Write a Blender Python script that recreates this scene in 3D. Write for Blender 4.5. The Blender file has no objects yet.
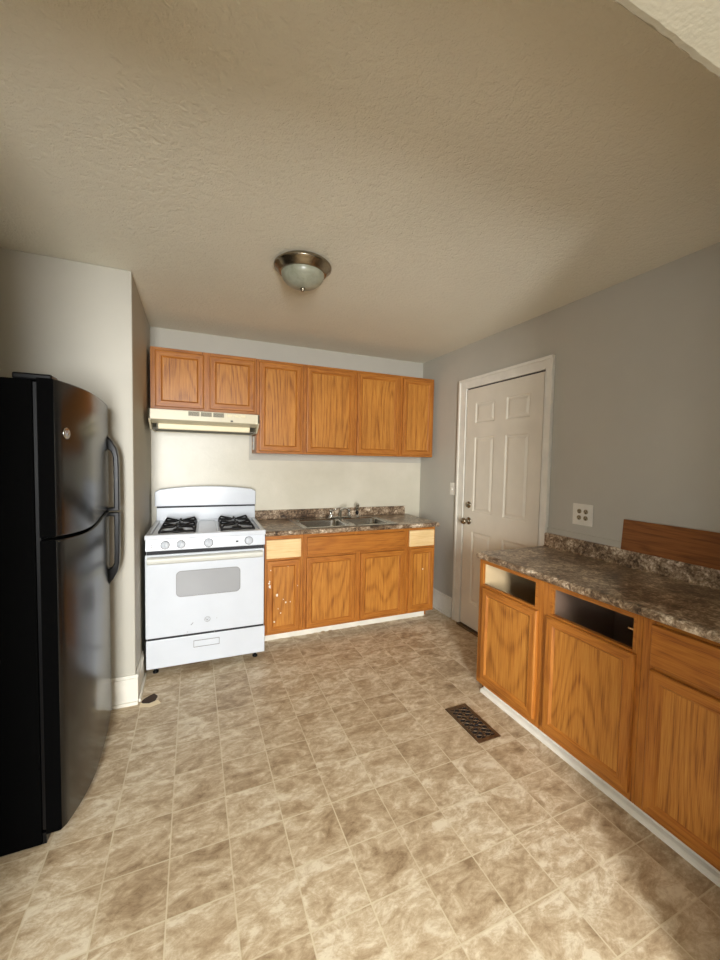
import bpy, bmesh, math, random
from mathutils import Vector, Matrix, noise

random.seed(7)
SC = bpy.context.scene
COL = SC.collection
PI = math.pi

# ------------------------------------------------------------------ camera
def make_camera():
    yaw, pitch, roll = math.radians(23.184), math.radians(-2.859), math.radians(1.083)
    F = Vector((math.sin(yaw) * math.cos(pitch), math.cos(yaw) * math.cos(pitch), math.sin(pitch)))
    R = Vector((math.cos(yaw), -math.sin(yaw), 0))
    U = R.cross(F)
    R2 = R * math.cos(roll) + U * math.sin(roll)
    U2 = -R * math.sin(roll) + U * math.cos(roll)
    cd = bpy.data.cameras.new('camera')
    cd.sensor_fit = 'VERTICAL'
    cd.sensor_height = 36.0
    cd.lens = 389.077 / 960.0 * 36.0
    cd.clip_start = 0.03
    co = bpy.data.objects.new('camera', cd)
    M = Matrix((R2, U2, -F)).transposed().to_4x4()
    M.translation = Vector((0, 0, 1.451))
    co.matrix_world = M
    COL.objects.link(co)
    SC.camera = co
make_camera()

# ------------------------------------------------------------------ light
w = bpy.data.worlds.new('world'); SC.world = w
w.use_nodes = True
bgn = w.node_tree.nodes['Background']
bgn.inputs[0].default_value = (0.80, 0.90, 1.0, 1)
bgn.inputs[1].default_value = 1.0

def area(name, loc, target, sx, sy, power, color):
    d = bpy.data.lights.new(name, 'AREA')
    d.shape = 'RECTANGLE'; d.size = sx; d.size_y = sy
    d.energy = power; d.color = color
    o = bpy.data.objects.new(name, d)
    o.location = loc
    v = Vector(target) - Vector(loc)
    o.rotation_euler = v.to_track_quat('-Z', 'Z').to_euler()
    COL.objects.link(o)
    return o
# daylight from the rear window of the adjoining room, and an added side fill
area('window_daylight', (-0.40, -2.63, 1.42), (0.45, 2.2, 1.0), 0.62, 1.75, 152, (0.975, 0.985, 0.98))
area('side_window_daylight', (-1.87, -1.2, 1.0), (2.2, 1.3, 1.2), 1.1, 1.4, 20, (0.95, 0.985, 1.0))  # added low fill that brightens the right wall

SC.view_settings.view_transform = 'Standard'
SC.view_settings.look = 'None'
SC.view_settings.gamma = 1
SC.view_settings.exposure = 1.13
SC.view_settings.use_curve_mapping = False

# ------------------------------------------------------------------ materials
def lin(c):
    return tuple(((x / 255) / 12.92 if x / 255 <= 0.04045 else ((x / 255 + 0.055) / 1.055) ** 2.4) for x in c) + (1,)

class NT:
    def __init__(s, name):
        s.m = bpy.data.materials.new(name); s.m.use_nodes = True
        s.t = s.m.node_tree; s.n = s.t.nodes; s.l = s.t.links
        s.b = s.n['Principled BSDF']
    def node(s, typ, **kw):
        o = s.n.new(typ)
        for k, v in kw.items():
            if k.startswith('i_'):
                key = k[2:]
                key = int(key) if key.isdigit() else key.replace('_', ' ')
                if isinstance(v, bpy.types.NodeSocket): s.l.new(v, o.inputs[key])
                else: o.inputs[key].default_value = v
            else: setattr(o, k, v)
        return o
    def math(s, op, a, b=None, c=None):
        o = s.n.new('ShaderNodeMath'); o.operation = op
        for i, v in enumerate((a, b, c)):
            if v is None: continue
            if isinstance(v, bpy.types.NodeSocket): s.l.new(v, o.inputs[i])
            else: o.inputs[i].default_value = v
        return o.outputs[0]
    def ramp(s, fac, stops):
        o = s.n.new('ShaderNodeValToRGB')
        while len(o.color_ramp.elements) < len(stops): o.color_ramp.elements.new(0.5)
        for e, (p, c) in zip(o.color_ramp.elements, stops):
            e.position = p; e.color = c
        s.l.new(fac, o.inputs[0]); return o.outputs[0]
    def mix(s, fac, a, b, mode='MIX'):
        o = s.n.new('ShaderNodeMix'); o.data_type = 'RGBA'; o.blend_type = mode
        for i, v in ((0, fac), (6, a), (7, b)):
            if isinstance(v, bpy.types.NodeSocket): s.l.new(v, o.inputs[i])
            else: o.inputs[i].default_value = v
        return o.outputs[2]
    def noise(s, vec, scale, detail=2, rough=0.5, dist=0.0):
        o = s.n.new('ShaderNodeTexNoise')
        if vec is not None: s.l.new(vec, o.inputs['Vector'])
        o.inputs['Scale'].default_value = scale; o.inputs['Detail'].default_value = detail
        o.inputs['Roughness'].default_value = rough; o.inputs['Distortion'].default_value = dist
        return o.outputs[0]
    def bump(s, h, strength, dist=0.01):
        o = s.n.new('ShaderNodeBump'); o.inputs['Strength'].default_value = strength
        o.inputs['Distance'].default_value = dist
        s.l.new(h, o.inputs['Height']); s.l.new(o.outputs[0], s.b.inputs['Normal'])
    def set(s, color=None, rough=None, metal=None, spec=None, coat=None):
        for k, v in (('Base Color', color), ('Roughness', rough), ('Metallic', metal), ('Specular IOR Level', spec), ('Coat Weight', coat)):
            if v is None: continue
            if isinstance(v, bpy.types.NodeSocket): s.l.new(v, s.b.inputs[k])
            else: s.b.inputs[k].default_value = v
        return s.m

def plain(name, rgb, rough=0.5, metal=0, spec=0.5, var=0.04, nscale=6, bump=0, bscale=200):
    t = NT(name)
    geo = t.node('ShaderNodeNewGeometry').outputs['Position']
    n = t.noise(geo, nscale, 3)
    c = lin(rgb)
    lo = tuple(x * (1 - var * 2) for x in c[:3]) + (1,)
    hi = tuple(min(1, x * (1 + var * 2)) for x in c[:3]) + (1,)
    col = t.ramp(n, [(0.3, lo), (0.7, hi)])
    if bump: t.bump(t.noise(geo, bscale, 2), bump, 0.002)
    return t.set(col, rough, metal, spec)

def oak(name, axis, dark, mid, light, rough=0.42, ring=0.05):
    """axis: grain direction 0,1,2"""
    t = NT(name)
    oc = t.node('ShaderNodeNewGeometry').outputs['Position']
    oi = t.node('ShaderNodeObjectInfo').outputs['Random']
    off = t.node('ShaderNodeCombineXYZ')
    for i in range(3): t.l.new(t.math('MULTIPLY', oi, 7.3 + i * 3.1), off.inputs[i])
    add = t.node('ShaderNodeVectorMath', operation='ADD'); t.l.new(oc, add.inputs[0]); t.l.new(off.outputs[0], add.inputs[1])
    def scaled(long):
        m = t.node('ShaderNodeMapping'); t.l.new(add.outputs[0], m.inputs['Vector'])
        sc = [1, 1, 1]; sc[axis] = long; m.inputs['Scale'].default_value = sc
        return m.outputs[0]
    fine = t.noise(scaled(0.03), 260, 3, 0.6)
    med = t.noise(scaled(0.035), 80, 3, 0.6, 0.1)
    broad = t.noise(scaled(0.16), 4.0, 0.6, 0.4, 0.0)
    rings = t.math('SINE', t.math('MULTIPLY', broad, 110))
    rings = t.math('MULTIPLY_ADD', rings, 0.5, 0.5)
    rings = t.math('POWER', rings, 3.0)
    f = t.math('ADD', t.math('MULTIPLY', fine, 0.55), t.math('MULTIPLY', med, 0.45))
    f = t.math('SUBTRACT', f, t.math('MULTIPLY', rings, ring))
    col = t.ramp(f, [(0.28, lin(dark)), (0.46, lin(mid)), (0.66, lin(light))])
    blot = t.noise(add.outputs[0], 5, 3)
    col = t.mix(0.35, col, t.ramp(blot, [(0.3, (0.62, 0.58, 0.52, 1)), (0.7, (1.0, 1.0, 1.0, 1))]), 'MULTIPLY')
    t.bump(f, 0.15, 0.001)
    return t.set(col, rough, 0, 0.4)

def oakset(name, d, m, l, ring=0.05):
    return [oak(name + '_' + 'xyz'[i], i, d, m, l, 0.42, ring) for i in range(3)]
OAK = oakset('honey_oak', (120, 66, 22), (170, 104, 38), (190, 126, 52), 0.06)
PAN = oakset('light_honey_oak', (132, 76, 26), (184, 120, 48), (202, 142, 64), 0.105)
RAW = oakset('raw_oak', (205, 165, 105), (232, 200, 145), (242, 215, 165))
DKO = oakset('brown_oak', (104, 60, 26), (138, 84, 40), (158, 102, 54), 0.10)
INS = plain('cabinet_interior', (205, 180, 140), 0.6)
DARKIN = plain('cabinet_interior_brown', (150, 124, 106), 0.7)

def wallmat(name, rgb, bump=0.08, rough=0.6):
    t = NT(name)
    g = t.node('ShaderNodeNewGeometry').outputs['Position']
    n = t.noise(g, 1.3, 4, 0.6)
    c = lin(rgb)
    col = t.ramp(n, [(0.3, tuple(x * 0.94 for x in c[:3]) + (1,)), (0.7, tuple(x * 1.04 for x in c[:3]) + (1,))])
    t.bump(t.noise(g, 120, 3), bump, 0.003)
    return t.set(col, rough, 0, 0.3)
M_WALL = wallmat('greige_wall_paint', (188, 184, 172))
M_ADJ = wallmat('adjoining_room_paint', (110, 104, 90))  # unseen walls, darkened to cut bounce and deepen the floor shadow
M_HEADER = wallmat('cream_wall_paint', (176, 170, 150), 0.2)

def ceilmat():
    t = NT('textured_ceiling_paint')
    g = t.node('ShaderNodeNewGeometry').outputs['Position']
    n1 = t.noise(g, 42, 4, 0.6, 0.6)
    n2 = t.noise(g, 150, 3, 0.6)
    h = t.math('ADD', t.math('SMOOTH_MIN', n1, 0.55, 0.08), t.math('MULTIPLY', n2, 0.35))
    t.bump(h, 0.7, 0.013)
    blot = t.noise(g, 1.1, 3)
    col = t.ramp(blot, [(0.3, lin((228, 224, 206))), (0.7, lin((236, 232, 215)))])
    return t.set(col, 0.75, 0, 0.2)
M_CEIL = ceilmat()

def floormat():
    t = NT('vinyl_tile_floor')
    g = t.node('ShaderNodeNewGeometry').outputs['Position']
    sep = t.node('ShaderNodeSeparateXYZ'); t.l.new(g, sep.inputs[0])
    u = t.math('DIVIDE', t.math('ADD', sep.outputs[0], 0.292 + 0.205 * 20), 0.2052)
    v = t.math('DIVIDE', t.math('ADD', sep.outputs[1], -0.0755 + 0.2017 * 20), 0.2017)
    iu = t.math('FLOOR', u); iv = t.math('FLOOR', v)
    fu = t.math('FRACT', u); fv = t.math('FRACT', v)
    idv = t.node('ShaderNodeCombineXYZ'); t.l.new(iu, idv.inputs[0]); t.l.new(iv, idv.inputs[1])
    wn = t.node('ShaderNodeTexWhiteNoise', noise_dimensions='2D'); t.l.new(idv.outputs[0], wn.inputs['Vector'])
    off = t.node('ShaderNodeVectorMath', operation='SCALE'); t.l.new(wn.outputs['Color'], off.inputs[0]); off.inputs['Scale'].default_value = 9.0
    add = t.node('ShaderNodeVectorMath', operation='ADD'); t.l.new(g, add.inputs[0]); t.l.new(off.outputs[0], add.inputs[1])
    mp = t.node('ShaderNodeMapping'); t.l.new(add.outputs[0], mp.inputs['Vector'])
    mp.inputs['Rotation'].default_value = (0, 0, math.radians(-38)); mp.inputs['Scale'].default_value = (0.75, 1.35, 1)
    n1 = t.noise(mp.outputs[0], 8, 7, 0.70, 0.8)
    n2 = t.noise(mp.outputs[0], 24, 8, 0.78, 0.5)
    s = t.math('ADD', t.math('MULTIPLY', n1, 0.55), t.math('MULTIPLY', n2, 0.45))
    s = t.math('ADD', s, t.math('MULTIPLY', t.math('SUBTRACT', wn.outputs['Value'], 0.5), 0.055))
    col = t.ramp(s, [(0.36, lin((140, 117, 89))), (0.45, lin((174, 152, 122))), (0.52, lin((196, 177, 148))), (0.59, lin((220, 208, 184)))])
    def edge(f):
        a = t.math('MINIMUM', f, t.math('SUBTRACT', 1.0, f))
        return t.math('LESS_THAN', a, 0.012)
    gr = t.math('MAXIMUM', edge(fu), edge(fv))
    wear = t.noise(g, 3, 3)
    gf = t.math('MULTIPLY', gr, t.ramp(wear, [(0.35, (0.55,) * 3 + (1,)), (0.55, (0.95,) * 3 + (1,))]))
    col = t.mix(gf, col, lin((210, 197, 168)))
    rg = t.ramp(n1, [(0.3, (0.42,) * 3 + (1,)), (0.7, (0.55,) * 3 + (1,))])
    t.bump(t.math('SUBTRACT', t.math('MULTIPLY', n2, 0.4), gr), 0.15, 0.002)
    return t.set(col, rg, 0, 0.4)
M_FLOOR = floormat()

def stonemat():
    t = NT('brown_speckled_laminate')
    g = t.node('ShaderNodeNewGeometry').outputs['Position']
    big = t.noise(g, 5, 4, 0.6, 0.8)
    mid = t.noise(g, 24, 5, 0.68, 1.2)
    sm = t.noise(g, 85, 3, 0.6, 0.5)
    s = t.math('ADD', t.math('ADD', t.math('MULTIPLY', big, 0.30), t.math('MULTIPLY', mid, 0.45)), t.math('MULTIPLY', sm, 0.25))
    col = t.ramp(s, [(0.39, lin((50, 38, 30))), (0.45, lin((92, 72, 54))), (0.50, lin((134, 112, 88))), (0.55, lin((176, 156, 132))), (0.60, lin((226, 212, 190)))])
    return t.set(col, 0.28, 0, 0.5)
M_STONE = stonemat()

def enamel(name, rgb, rough=0.25):
    return plain(name, rgb, rough, 0, 0.5, 0.01)
M_WHITE = enamel('white_enamel', (206, 211, 218))
M_HANDLE = enamel('aged_white_plastic', (208, 208, 200), 0.4)
M_OVENGLASS = plain('grey_oven_glass', (156, 158, 161), 0.15, 0, 0.5, 0.01)
M_GREYMARK = plain('grey_print', (130, 130, 130), 0.5)
M_TRIM = plain('white_trim_paint', (226, 222, 210), 0.45, 0, 0.4, 0.03, 9)
M_DOORP = plain('ivory_door_paint', (216, 209, 193), 0.45, 0, 0.4, 0.02)
M_IRON = plain('black_cast_iron', (22, 22, 24), 0.55, 0, 0.4)
M_GAP = plain('dark_gap', (34, 34, 38), 0.7)
M_ALMOND = plain('almond_enamel', (214, 205, 176), 0.35, 0, 0.4, 0.02)
M_LENS = plain('cream_lens_plastic', (232, 220, 184), 0.4, 0, 0.4, 0.01)
M_SLOT = plain('hood_slot_grey', (96, 92, 78), 0.6)
M_STEEL = plain('stainless_steel', (178, 176, 170), 0.24, 1.0, 0.5, 0.04, 30)
M_CHROME = plain('chrome', (215, 215, 212), 0.12, 1.0, 0.5, 0.01)
M_NICKEL = plain('brushed_nickel', (150, 140, 122), 0.26, 1.0, 0.5, 0.05, 40)
M_BRONZE = plain('aged_bronze', (118, 98, 76), 0.42, 0.8, 0.5, 0.12, 40)
M_BLACKP = plain('black_plastic', (7, 7, 8), 0.3, 0, 0.25)
M_COPPER = plain('bare_wood_peg', (222, 170, 110), 0.5)
M_SOCK = plain('tan_socket', (158, 144, 112), 0.5)
M_SOCKET = plain('socket_brown', (62, 50, 34), 0.6)

def fridgemats():
    t = NT('glossy_black_steel')
    g = t.node('ShaderNodeNewGeometry').outputs['Position']
    t.bump(t.noise(g, 260, 2), 0.04, 0.001)
    a = t.set((0.004, 0.004, 0.004, 1), 0.24, 0, 0.5)
    t = NT('matte_black_steel')
    g = t.node('ShaderNodeNewGeometry').outputs['Position']
    t.bump(t.noise(g, 400, 2), 0.1, 0.001)
    b = t.set((0.002, 0.002, 0.002, 1), 0.6, 0, 0.0)
    return a, b
M_FRIDGE, M_FSIDE = fridgemats()

def panelmat():
    t = NT('glossy_cream_panel')
    g = t.node('ShaderNodeNewGeometry').outputs['Position']
    n = t.noise(g, 2.5, 4, 0.6)
    col = t.ramp(n, [(0.3, lin((200, 194, 174))), (0.7, lin((214, 208, 190)))])
    t.bump(t.noise(g, 45, 4, 0.7), 0.25, 0.004)
    return t.set(col, 0.34, 0, 0.5)
M_PANEL = panelmat()

def glassmat():
    t = NT('frosted_lamp_glass')
    g = t.node('ShaderNodeNewGeometry').outputs['Position']
    n = t.noise(g, 14, 4, 0.6, 0.8)
    col = t.ramp(n, [(0.35, lin((138, 141, 122))), (0.65, lin((172, 174, 155)))])
    t.b.inputs['Transmission Weight'].default_value = 0.15
    return t.set(col, 0.3, 0, 0.5)
M_GLASS = glassmat()
def paneglass():
    t = NT('window_glass')
    t.b.inputs['Transmission Weight'].default_value = 1.0
    return t.set((1, 1, 1, 1), 0.0)
M_PANE = paneglass()

# ------------------------------------------------------------------ mesh helpers
class Fr:
    """frame: u along the face, d outward, z up"""
    def __init__(s, O, U, N): s.O = Vector(O); s.U = Vector(U); s.N = Vector(N)
    def __call__(s, u, d, z): return s.O + s.U * u + s.N * d + Vector((0, 0, z))
W = Fr((0, 0, 0), (1, 0, 0), (0, 1, 0))      # plain world axes: u=x d=y

def box(bm, a, b, F=W, mat=0, bev=0.0, seg=2):
    (u0, d0, z0), (u1, d1, z1) = a, b
    vs = [bm.verts.new(F(u, d, z)) for z in (z0, z1) for d in (d0, d1) for u in (u0, u1)]
    fs = []
    for q in ((0, 2, 3, 1), (4, 5, 7, 6), (0, 1, 5, 4), (2, 6, 7, 3), (0, 4, 6, 2), (1, 3, 7, 5)):
        f = bm.faces.new([vs[i] for i in q]); f.material_index = mat; fs.append(f)
    if bev > 0:
        es = list({e for f in fs for e in f.edges})
        r = bmesh.ops.bevel(bm, geom=es, offset=bev, segments=seg, affect='EDGES', profile=0.5)
        for f in r['faces']: f.material_index = mat
    return fs

def prism(bm, pts, axis_fn, t0, t1, mat=0):
    """pts: 2D polygon; axis_fn(p, t)->Vector"""
    A = [bm.verts.new(axis_fn(p, t0)) for p in pts]; B = [bm.verts.new(axis_fn(p, t1)) for p in pts]
    n = len(pts)
    for f in (bm.faces.new(A), bm.faces.new(B[::-1])): f.material_index = mat
    for i in range(n):
        f = bm.faces.new((A[i], B[i], B[(i + 1) % n], A[(i + 1) % n])); f.material_index = mat

def lathe(bm, prof, c, ax=(0, 0, 1), n=32, mat=0):
    ax = Vector(ax).normalized()
    e1 = ax.orthogonal().normalized(); e2 = ax.cross(e1); c = Vector(c)
    rings = []
    for r, h in prof:
        if r < 1e-6: rings.append([bm.verts.new(c + ax * h)])
        else: rings.append([bm.verts.new(c + ax * h + (e1 * math.cos(2 * PI * k / n) + e2 * math.sin(2 * PI * k / n)) * r) for k in range(n)])
    for a, b in zip(rings, rings[1:]):
        for k in range(n):
            k2 = (k + 1) % n
            if len(a) == 1 and len(b) == 1: continue
            if len(a) == 1: f = bm.faces.new((a[0], b[k2], b[k]))
            elif len(b) == 1: f = bm.faces.new((a[k], a[k2], b[0]))
            else: f = bm.faces.new((a[k], a[k2], b[k2], b[k]))
            f.material_index = mat; f.smooth = True
    for rg, rev in ((rings[0], False), (rings[-1], True)):
        if len(rg) > 1:
            f = bm.faces.new(rg if rev else rg[::-1]); f.material_index = mat

def tube(bm, pts, r, n=10, mat=0):
    pts = [Vector(p) for p in pts]
    rr = r if isinstance(r, (list, tuple)) else [r] * len(pts)
    prev = None; rings = []
    for i, p in enumerate(pts):
        d = (pts[min(i + 1, len(pts) - 1)] - pts[max(i - 1, 0)]).normalized()
        if prev is None: e = d.orthogonal().normalized()
        else: e = (prev - d * prev.dot(d)).normalized()
        prev = e; g = d.cross(e)
        rings.append([bm.verts.new(p + (e * math.cos(2 * PI * k / n) + g * math.sin(2 * PI * k / n)) * rr[i]) for k in range(n)])
    for a, b in zip(rings, rings[1:]):
        for k in range(n):
            f = bm.faces.new((a[k], a[(k + 1) % n], b[(k + 1) % n], b[k])); f.smooth = True; f.material_index = mat
    bm.faces.new(rings[0][::-1]).material_index = mat; bm.faces.new(rings[-1]).material_index = mat

def slab_hole(bm, x0, x1, y0, y1, z0, z1, holes, mat=0):
    xs = sorted({x0, x1, *[h[0] for h in holes], *[h[1] for h in holes]})
    ys = sorted({y0, y1, *[h[2] for h in holes], *[h[3] for h in holes]})
    V = {}
    def v(x, y, z):
        k = (round(x, 5), round(y, 5), round(z, 5))
        if k not in V: V[k] = bm.verts.new((x, y, z))
        return V[k]
    def solid(i, j):
        if i < 0 or j < 0 or i >= len(xs) - 1 or j >= len(ys) - 1: return False
        cx, cy = (xs[i] + xs[i + 1]) / 2, (ys[j] + ys[j + 1]) / 2
        return not any(h[0] < cx < h[1] and h[2] < cy < h[3] for h in holes)
    for i in range(len(xs) - 1):
        for j in range(len(ys) - 1):
            if not solid(i, j): continue
            a, b, c, d = xs[i], xs[i + 1], ys[j], ys[j + 1]
            bm.faces.new((v(a, c, z1), v(b, c, z1), v(b, d, z1), v(a, d, z1)))
            bm.faces.new((v(a, c, z0), v(a, d, z0), v(b, d, z0), v(b, c, z0)))
            if not solid(i - 1, j): bm.faces.new((v(a, c, z0), v(a, c, z1), v(a, d, z1), v(a, d, z0)))
            if not solid(i + 1, j): bm.faces.new((v(b, c, z0), v(b, d, z0), v(b, d, z1), v(b, c, z1)))
            if not solid(i, j - 1): bm.faces.new((v(a, c, z0), v(b, c, z0), v(b, c, z1), v(a, c, z1)))
            if not solid(i, j + 1): bm.faces.new((v(a, d, z0), v(a, d, z1), v(b, d, z1), v(b, d, z0)))

def origin(o):
    v = Vector((0, 0, 0))
    while o is not None:
        v += o.location; o = o.parent
    return v

def mk(name, bm, mats, parent=None, loc=None, bevel=0.0, smooth=False, label=None):
    bmesh.ops.recalc_face_normals(bm, faces=bm.faces[:])
    if loc is None and parent is None:
        xs = [v.co.x for v in bm.verts]; ys = [v.co.y for v in bm.verts]; zs = [v.co.z for v in bm.verts]
        loc = Vector(((min(xs) + max(xs)) / 2, (min(ys) + max(ys)) / 2, min(zs)))
    base = Vector(loc) if parent is None else origin(parent)
    bmesh.ops.translate(bm, vec=-base, verts=bm.verts[:])
    me = bpy.data.meshes.new(name)
    bm.to_mesh(me); bm.free()
    if not isinstance(mats, (list, tuple)): mats = [mats]
    for m in mats: me.materials.append(m)
    if smooth:
        for p in me.polygons: p.use_smooth = True
    o = bpy.data.objects.new(name, me)
    if parent is None: o.location = base
    else: o.parent = parent
    COL.objects.link(o)
    if bevel:
        md = o.modifiers.new('bevel', 'BEVEL'); md.width = bevel; md.segments = 2; md.limit_method = 'ANGLE'; md.angle_limit = math.radians(40)
    if label: o['label'] = label
    return o

def thing(name, label, cat, loc, group=None):
    o = bpy.data.objects.new(name, None); o.empty_display_size = 0.05
    o.location = loc; COL.objects.link(o)
    o['label'] = label; o['category'] = cat
    if group: o['group'] = group
    return o
def tag(o, label, cat, group=None):
    o['label'] = label; o['category'] = cat
    if group: o['group'] = group
    return o
def struct(o): o['kind'] = 'structure'; return o
def B(*boxes, F=W, bev=0.0):
    bm = bmesh.new()
    for b in boxes: box(bm, b[0], b[1], F, b[2] if len(b) > 2 else 0, bev)
    return bm

# ------------------------------------------------------------------ setting
XL, XR, YB, H = -1.25, 2.22, 3.558, 2.483
JX, JY = -0.316, 2.554
YN0, YN1 = 0.24, 0.404      # wall with the wide opening (camera stands in it)
RY = -2.7; RXL = -1.95
struct(mk('floor', B(((XL - .1, YN0 + .06, -0.1), (XR + .1, YB + .1, 0))), M_FLOOR, loc=(0, 0, 0)))
M_ADJ_FLOOR = plain('low_bounce_floor', (118, 102, 84), 0.9, 0, 0.1, 0.1, 60)  # unseen floor, made dark so less light bounces into the kitchen
struct(mk('floor', B(((RXL - .1, RY - .1, -0.1), (XR + .1, YN0 + .06, 0))), M_ADJ_FLOOR, loc=(0, -1.2, 0)))
bm = bmesh.new()
box(bm, (RXL - .1, RY - .1, H), (XR + .1, YB + .1, H + .1))
struct(mk('ceiling', bm, M_CEIL, loc=(0, 0, H)))
struct(mk('wall_back', B(((JX, YB, 0), (XR + .1, YB + .1, H))), M_WALL))
struct(mk('wall_right', B(((XR, RY, 0), (XR + .1, YB, H))), M_WALL))
struct(mk('wall_left', B(((XL - .1, YN1, 0), (XL, JY, H))), M_WALL))
struct(mk('wall_corner', B(((XL - .1, JY, 0), (JX, YB + .1, H))), M_WALL, bevel=0.006))
# near wall with opening
OX0, OX1, OZ = -0.54, 1.20, 2.108
bm = bmesh.new()
box(bm, (RXL, YN0, 0), (OX0, YN1, H)); box(bm, (OX1, YN0, 0), (XR, YN1, H))
struct(mk('wall_front', bm, M_WALL))
bm = bmesh.new()
n = 200
prof_n = []
for i in range(n + 1):
    x = OX0 + (OX1 - OX0) * i / n
    j = 0.0022 * noise.noise(Vector((x * 7, 0, 3))) + 0.0016 * noise.noise(Vector((x * 45, 5, 3)))
    prof_n.append((x, j))
rows = []
for x, j in prof_n:
    rows.append([bm.verts.new(c) for c in ((x, YN0, H), (x, YN0, OZ), (x, YN1 - 0.012 + j * .5, OZ), (x, YN1 - .003 + j, OZ + .002), (x, YN1, OZ + 0.006), (x, YN1, H))])
for a, b in zip(rows, rows[1:]):
    for k in range(6):
        bm.faces.new((a[k], a[(k + 1) % 6], b[(k + 1) % 6], b[k]))
bm.faces.new(rows[0]); bm.faces.new(rows[-1][::-1])
struct(mk('wall_header', bm, M_HEADER))
# adjoining room
bm = bmesh.new()
wx0, wx1, wz0, wz1 = -0.9, 0.1, 0.50, 2.35
for a, b in (((RXL, RY - .1, 0), (wx0, RY, H)), ((wx1, RY - .1, 0), (XR, RY, H)), ((wx0, RY - .1, 0), (wx1, RY, wz0)), ((wx0, RY - .1, wz1), (wx1, RY, H))): box(bm, a, b)
struct(mk('wall_rear', bm, M_ADJ))
bm = bmesh.new()
sy0, sy1, wz0, wz1 = -1.8, -0.6, 0.15, 1.95
for a, b in (((RXL - .1, RY - .1, 0), (RXL, sy0, H)), ((RXL - .1, sy1, 0), (RXL, YN1, H)), ((RXL - .1, sy0, 0), (RXL, sy1, wz0)), ((RXL - .1, sy0, wz1), (RXL, sy1, H))): box(bm, a, b)
struct(mk('wall_side', bm, M_ADJ))
def window(name, F, u0, u1, wz0, wz1):
    bm = bmesh.new()
    for a, b in (((u0, -.08, wz0), (u0 + .05, -.02, wz1)), ((u1 - .05, -.08, wz0), (u1, -.02, wz1)), ((u0, -.08, wz0), (u1, -.02, wz0 + .05)),
                 ((u0, -.08, wz1 - .05), (u1, -.02, wz1)), ((u0, -.075, (wz0 + wz1) / 2 - .02), (u1, -.03, (wz0 + wz1) / 2 + .02))): box(bm, a, b, F)
    o = struct(mk(name, bm, M_TRIM))
    mk('window_pane', B(((u0 + .05, -.055, wz0 + .05), (u1 - .05, -.05, wz1 - .05)), F=F), M_PANE, o)
window('window_1', Fr((0, RY, 0), (1, 0, 0), (0, 1, 0)), wx0, wx1, .5, 2.35)
window('window_2', Fr((RXL, 0, 0), (0, 1, 0), (1, 0, 0)), sy0, sy1, .15, 1.95)  # unseen window added to go with the side fill

# baseboards with a stepped cap and shoe
def baseboard(name, F, u0, u1, h=0.175):
    bm = bmesh.new()
    box(bm, (u0, 0, 0), (u1, .014, h - .02), F); box(bm, (u0, 0, h - .02), (u1, .010, h), F)
    box(bm, (u0, .014, 0), (u1, .026, .02), F)
    return struct(mk(name, bm, M_TRIM, bevel=0.003))
baseboard('baseboard_left', Fr((0, JY, 0), (1, 0, 0), (0, -1, 0)), XL, JX + .014)
baseboard('baseboard_alcove', Fr((JX, 0, 0), (0, 1, 0), (1, 0, 0)), JY, 2.86, 0.17)
baseboard('baseboard_right', Fr((XR, 0, 0), (0, 1, 0), (-1, 0, 0)), 2.945, 3.53, 0.185)

# glossy cream panel on the back wall below the wall cabinets
struct(mk('trim_1', B(((JX + .002, YB - .006, 0.6), (XR - .002, YB, 1.437)), ((JX + .002, YB - .006, 1.437), (.45, YB, 1.80))), M_PANEL))
# low painted board above the right worktop
struct(mk('trim_2', B(((XR - .009, YN1, 0.99 - .3), (XR, 1.916, 1.022))), M_WALL, bevel=0.003))
# toe kicks
bm = bmesh.new()
for i in range(46):       # chipped lower edge
    x0 = 0.495 + i * (2.0 - 0.495) / 46; x1 = 0.495 + (i + 1) * (2.0 - 0.495) / 46
    zb = 0.012 * max(0, noise.noise(Vector((i * .9, 2, 1)))) if i < 26 else 0
    box(bm, (x0, 3.075, zb), (x1, 3.087, 0.088))
struct(mk('trim_3', bm, M_TRIM))
F_R = Fr((1.645, 0, 0), (0, -1, 0), (-1, 0, 0))     # right run: u = -y, d toward the room
bm = bmesh.new()
box(bm, (-1.895, -.065, 0), (-YN1, -.050, .060), F_R)
prism(bm, [(-.050, 0), (-.024, 0), (-.026, .012), (-.034, .020), (-.050, .024)], lambda p, t: F_R(t, p[0], p[1]), -1.898, -YN1)
struct(mk('trim_4', bm, M_TRIM))

# ------------------------------------------------------------------ cabinets
def cab_door(F, u0, u1, z0, z1, parent, mats, hname=1, d0=0.0, th=0.019, fw=0.044, name='door', pmats=None, label=None):
    """framed oak door, panel as sub-part; mats=[vertical, horizontal]"""
    bm = bmesh.new()
    loops = [(0, d0 - th), (0, d0 - 0.006), (0.004, d0 - 0.001), (0.010, d0), (fw - .004, d0), (fw, d0 - .004), (fw + .005, d0 - .008), (fw + .008, d0 - .011)]
    rs = []
    for i, d in loops:
        rs.append([bm.verts.new(F(u, d, z)) for u, z in ((u0 + i, z0 + i), (u1 - i, z0 + i), (u1 - i, z1 - i), (u0 + i, z1 - i))])
    for a, b in zip(rs, rs[1:]):
        for k in range(4):
            f = bm.faces.new((a[k], a[(k + 1) % 4], b[(k + 1) % 4], b[k]))
            f.material_index = 1 if k in (0, 2) else 0
    bm.faces.new(rs[0][::-1])
    o = mk(name, bm, mats, parent, label=label)
    i = fw + .006
    mk('door_panel', B(((u0 + i, d0 - th + .002, z0 + i), (u1 - i, d0 - .0095, z1 - i)), F=F), (pmats or [PAN[2]])[0], o)
    return o

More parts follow.
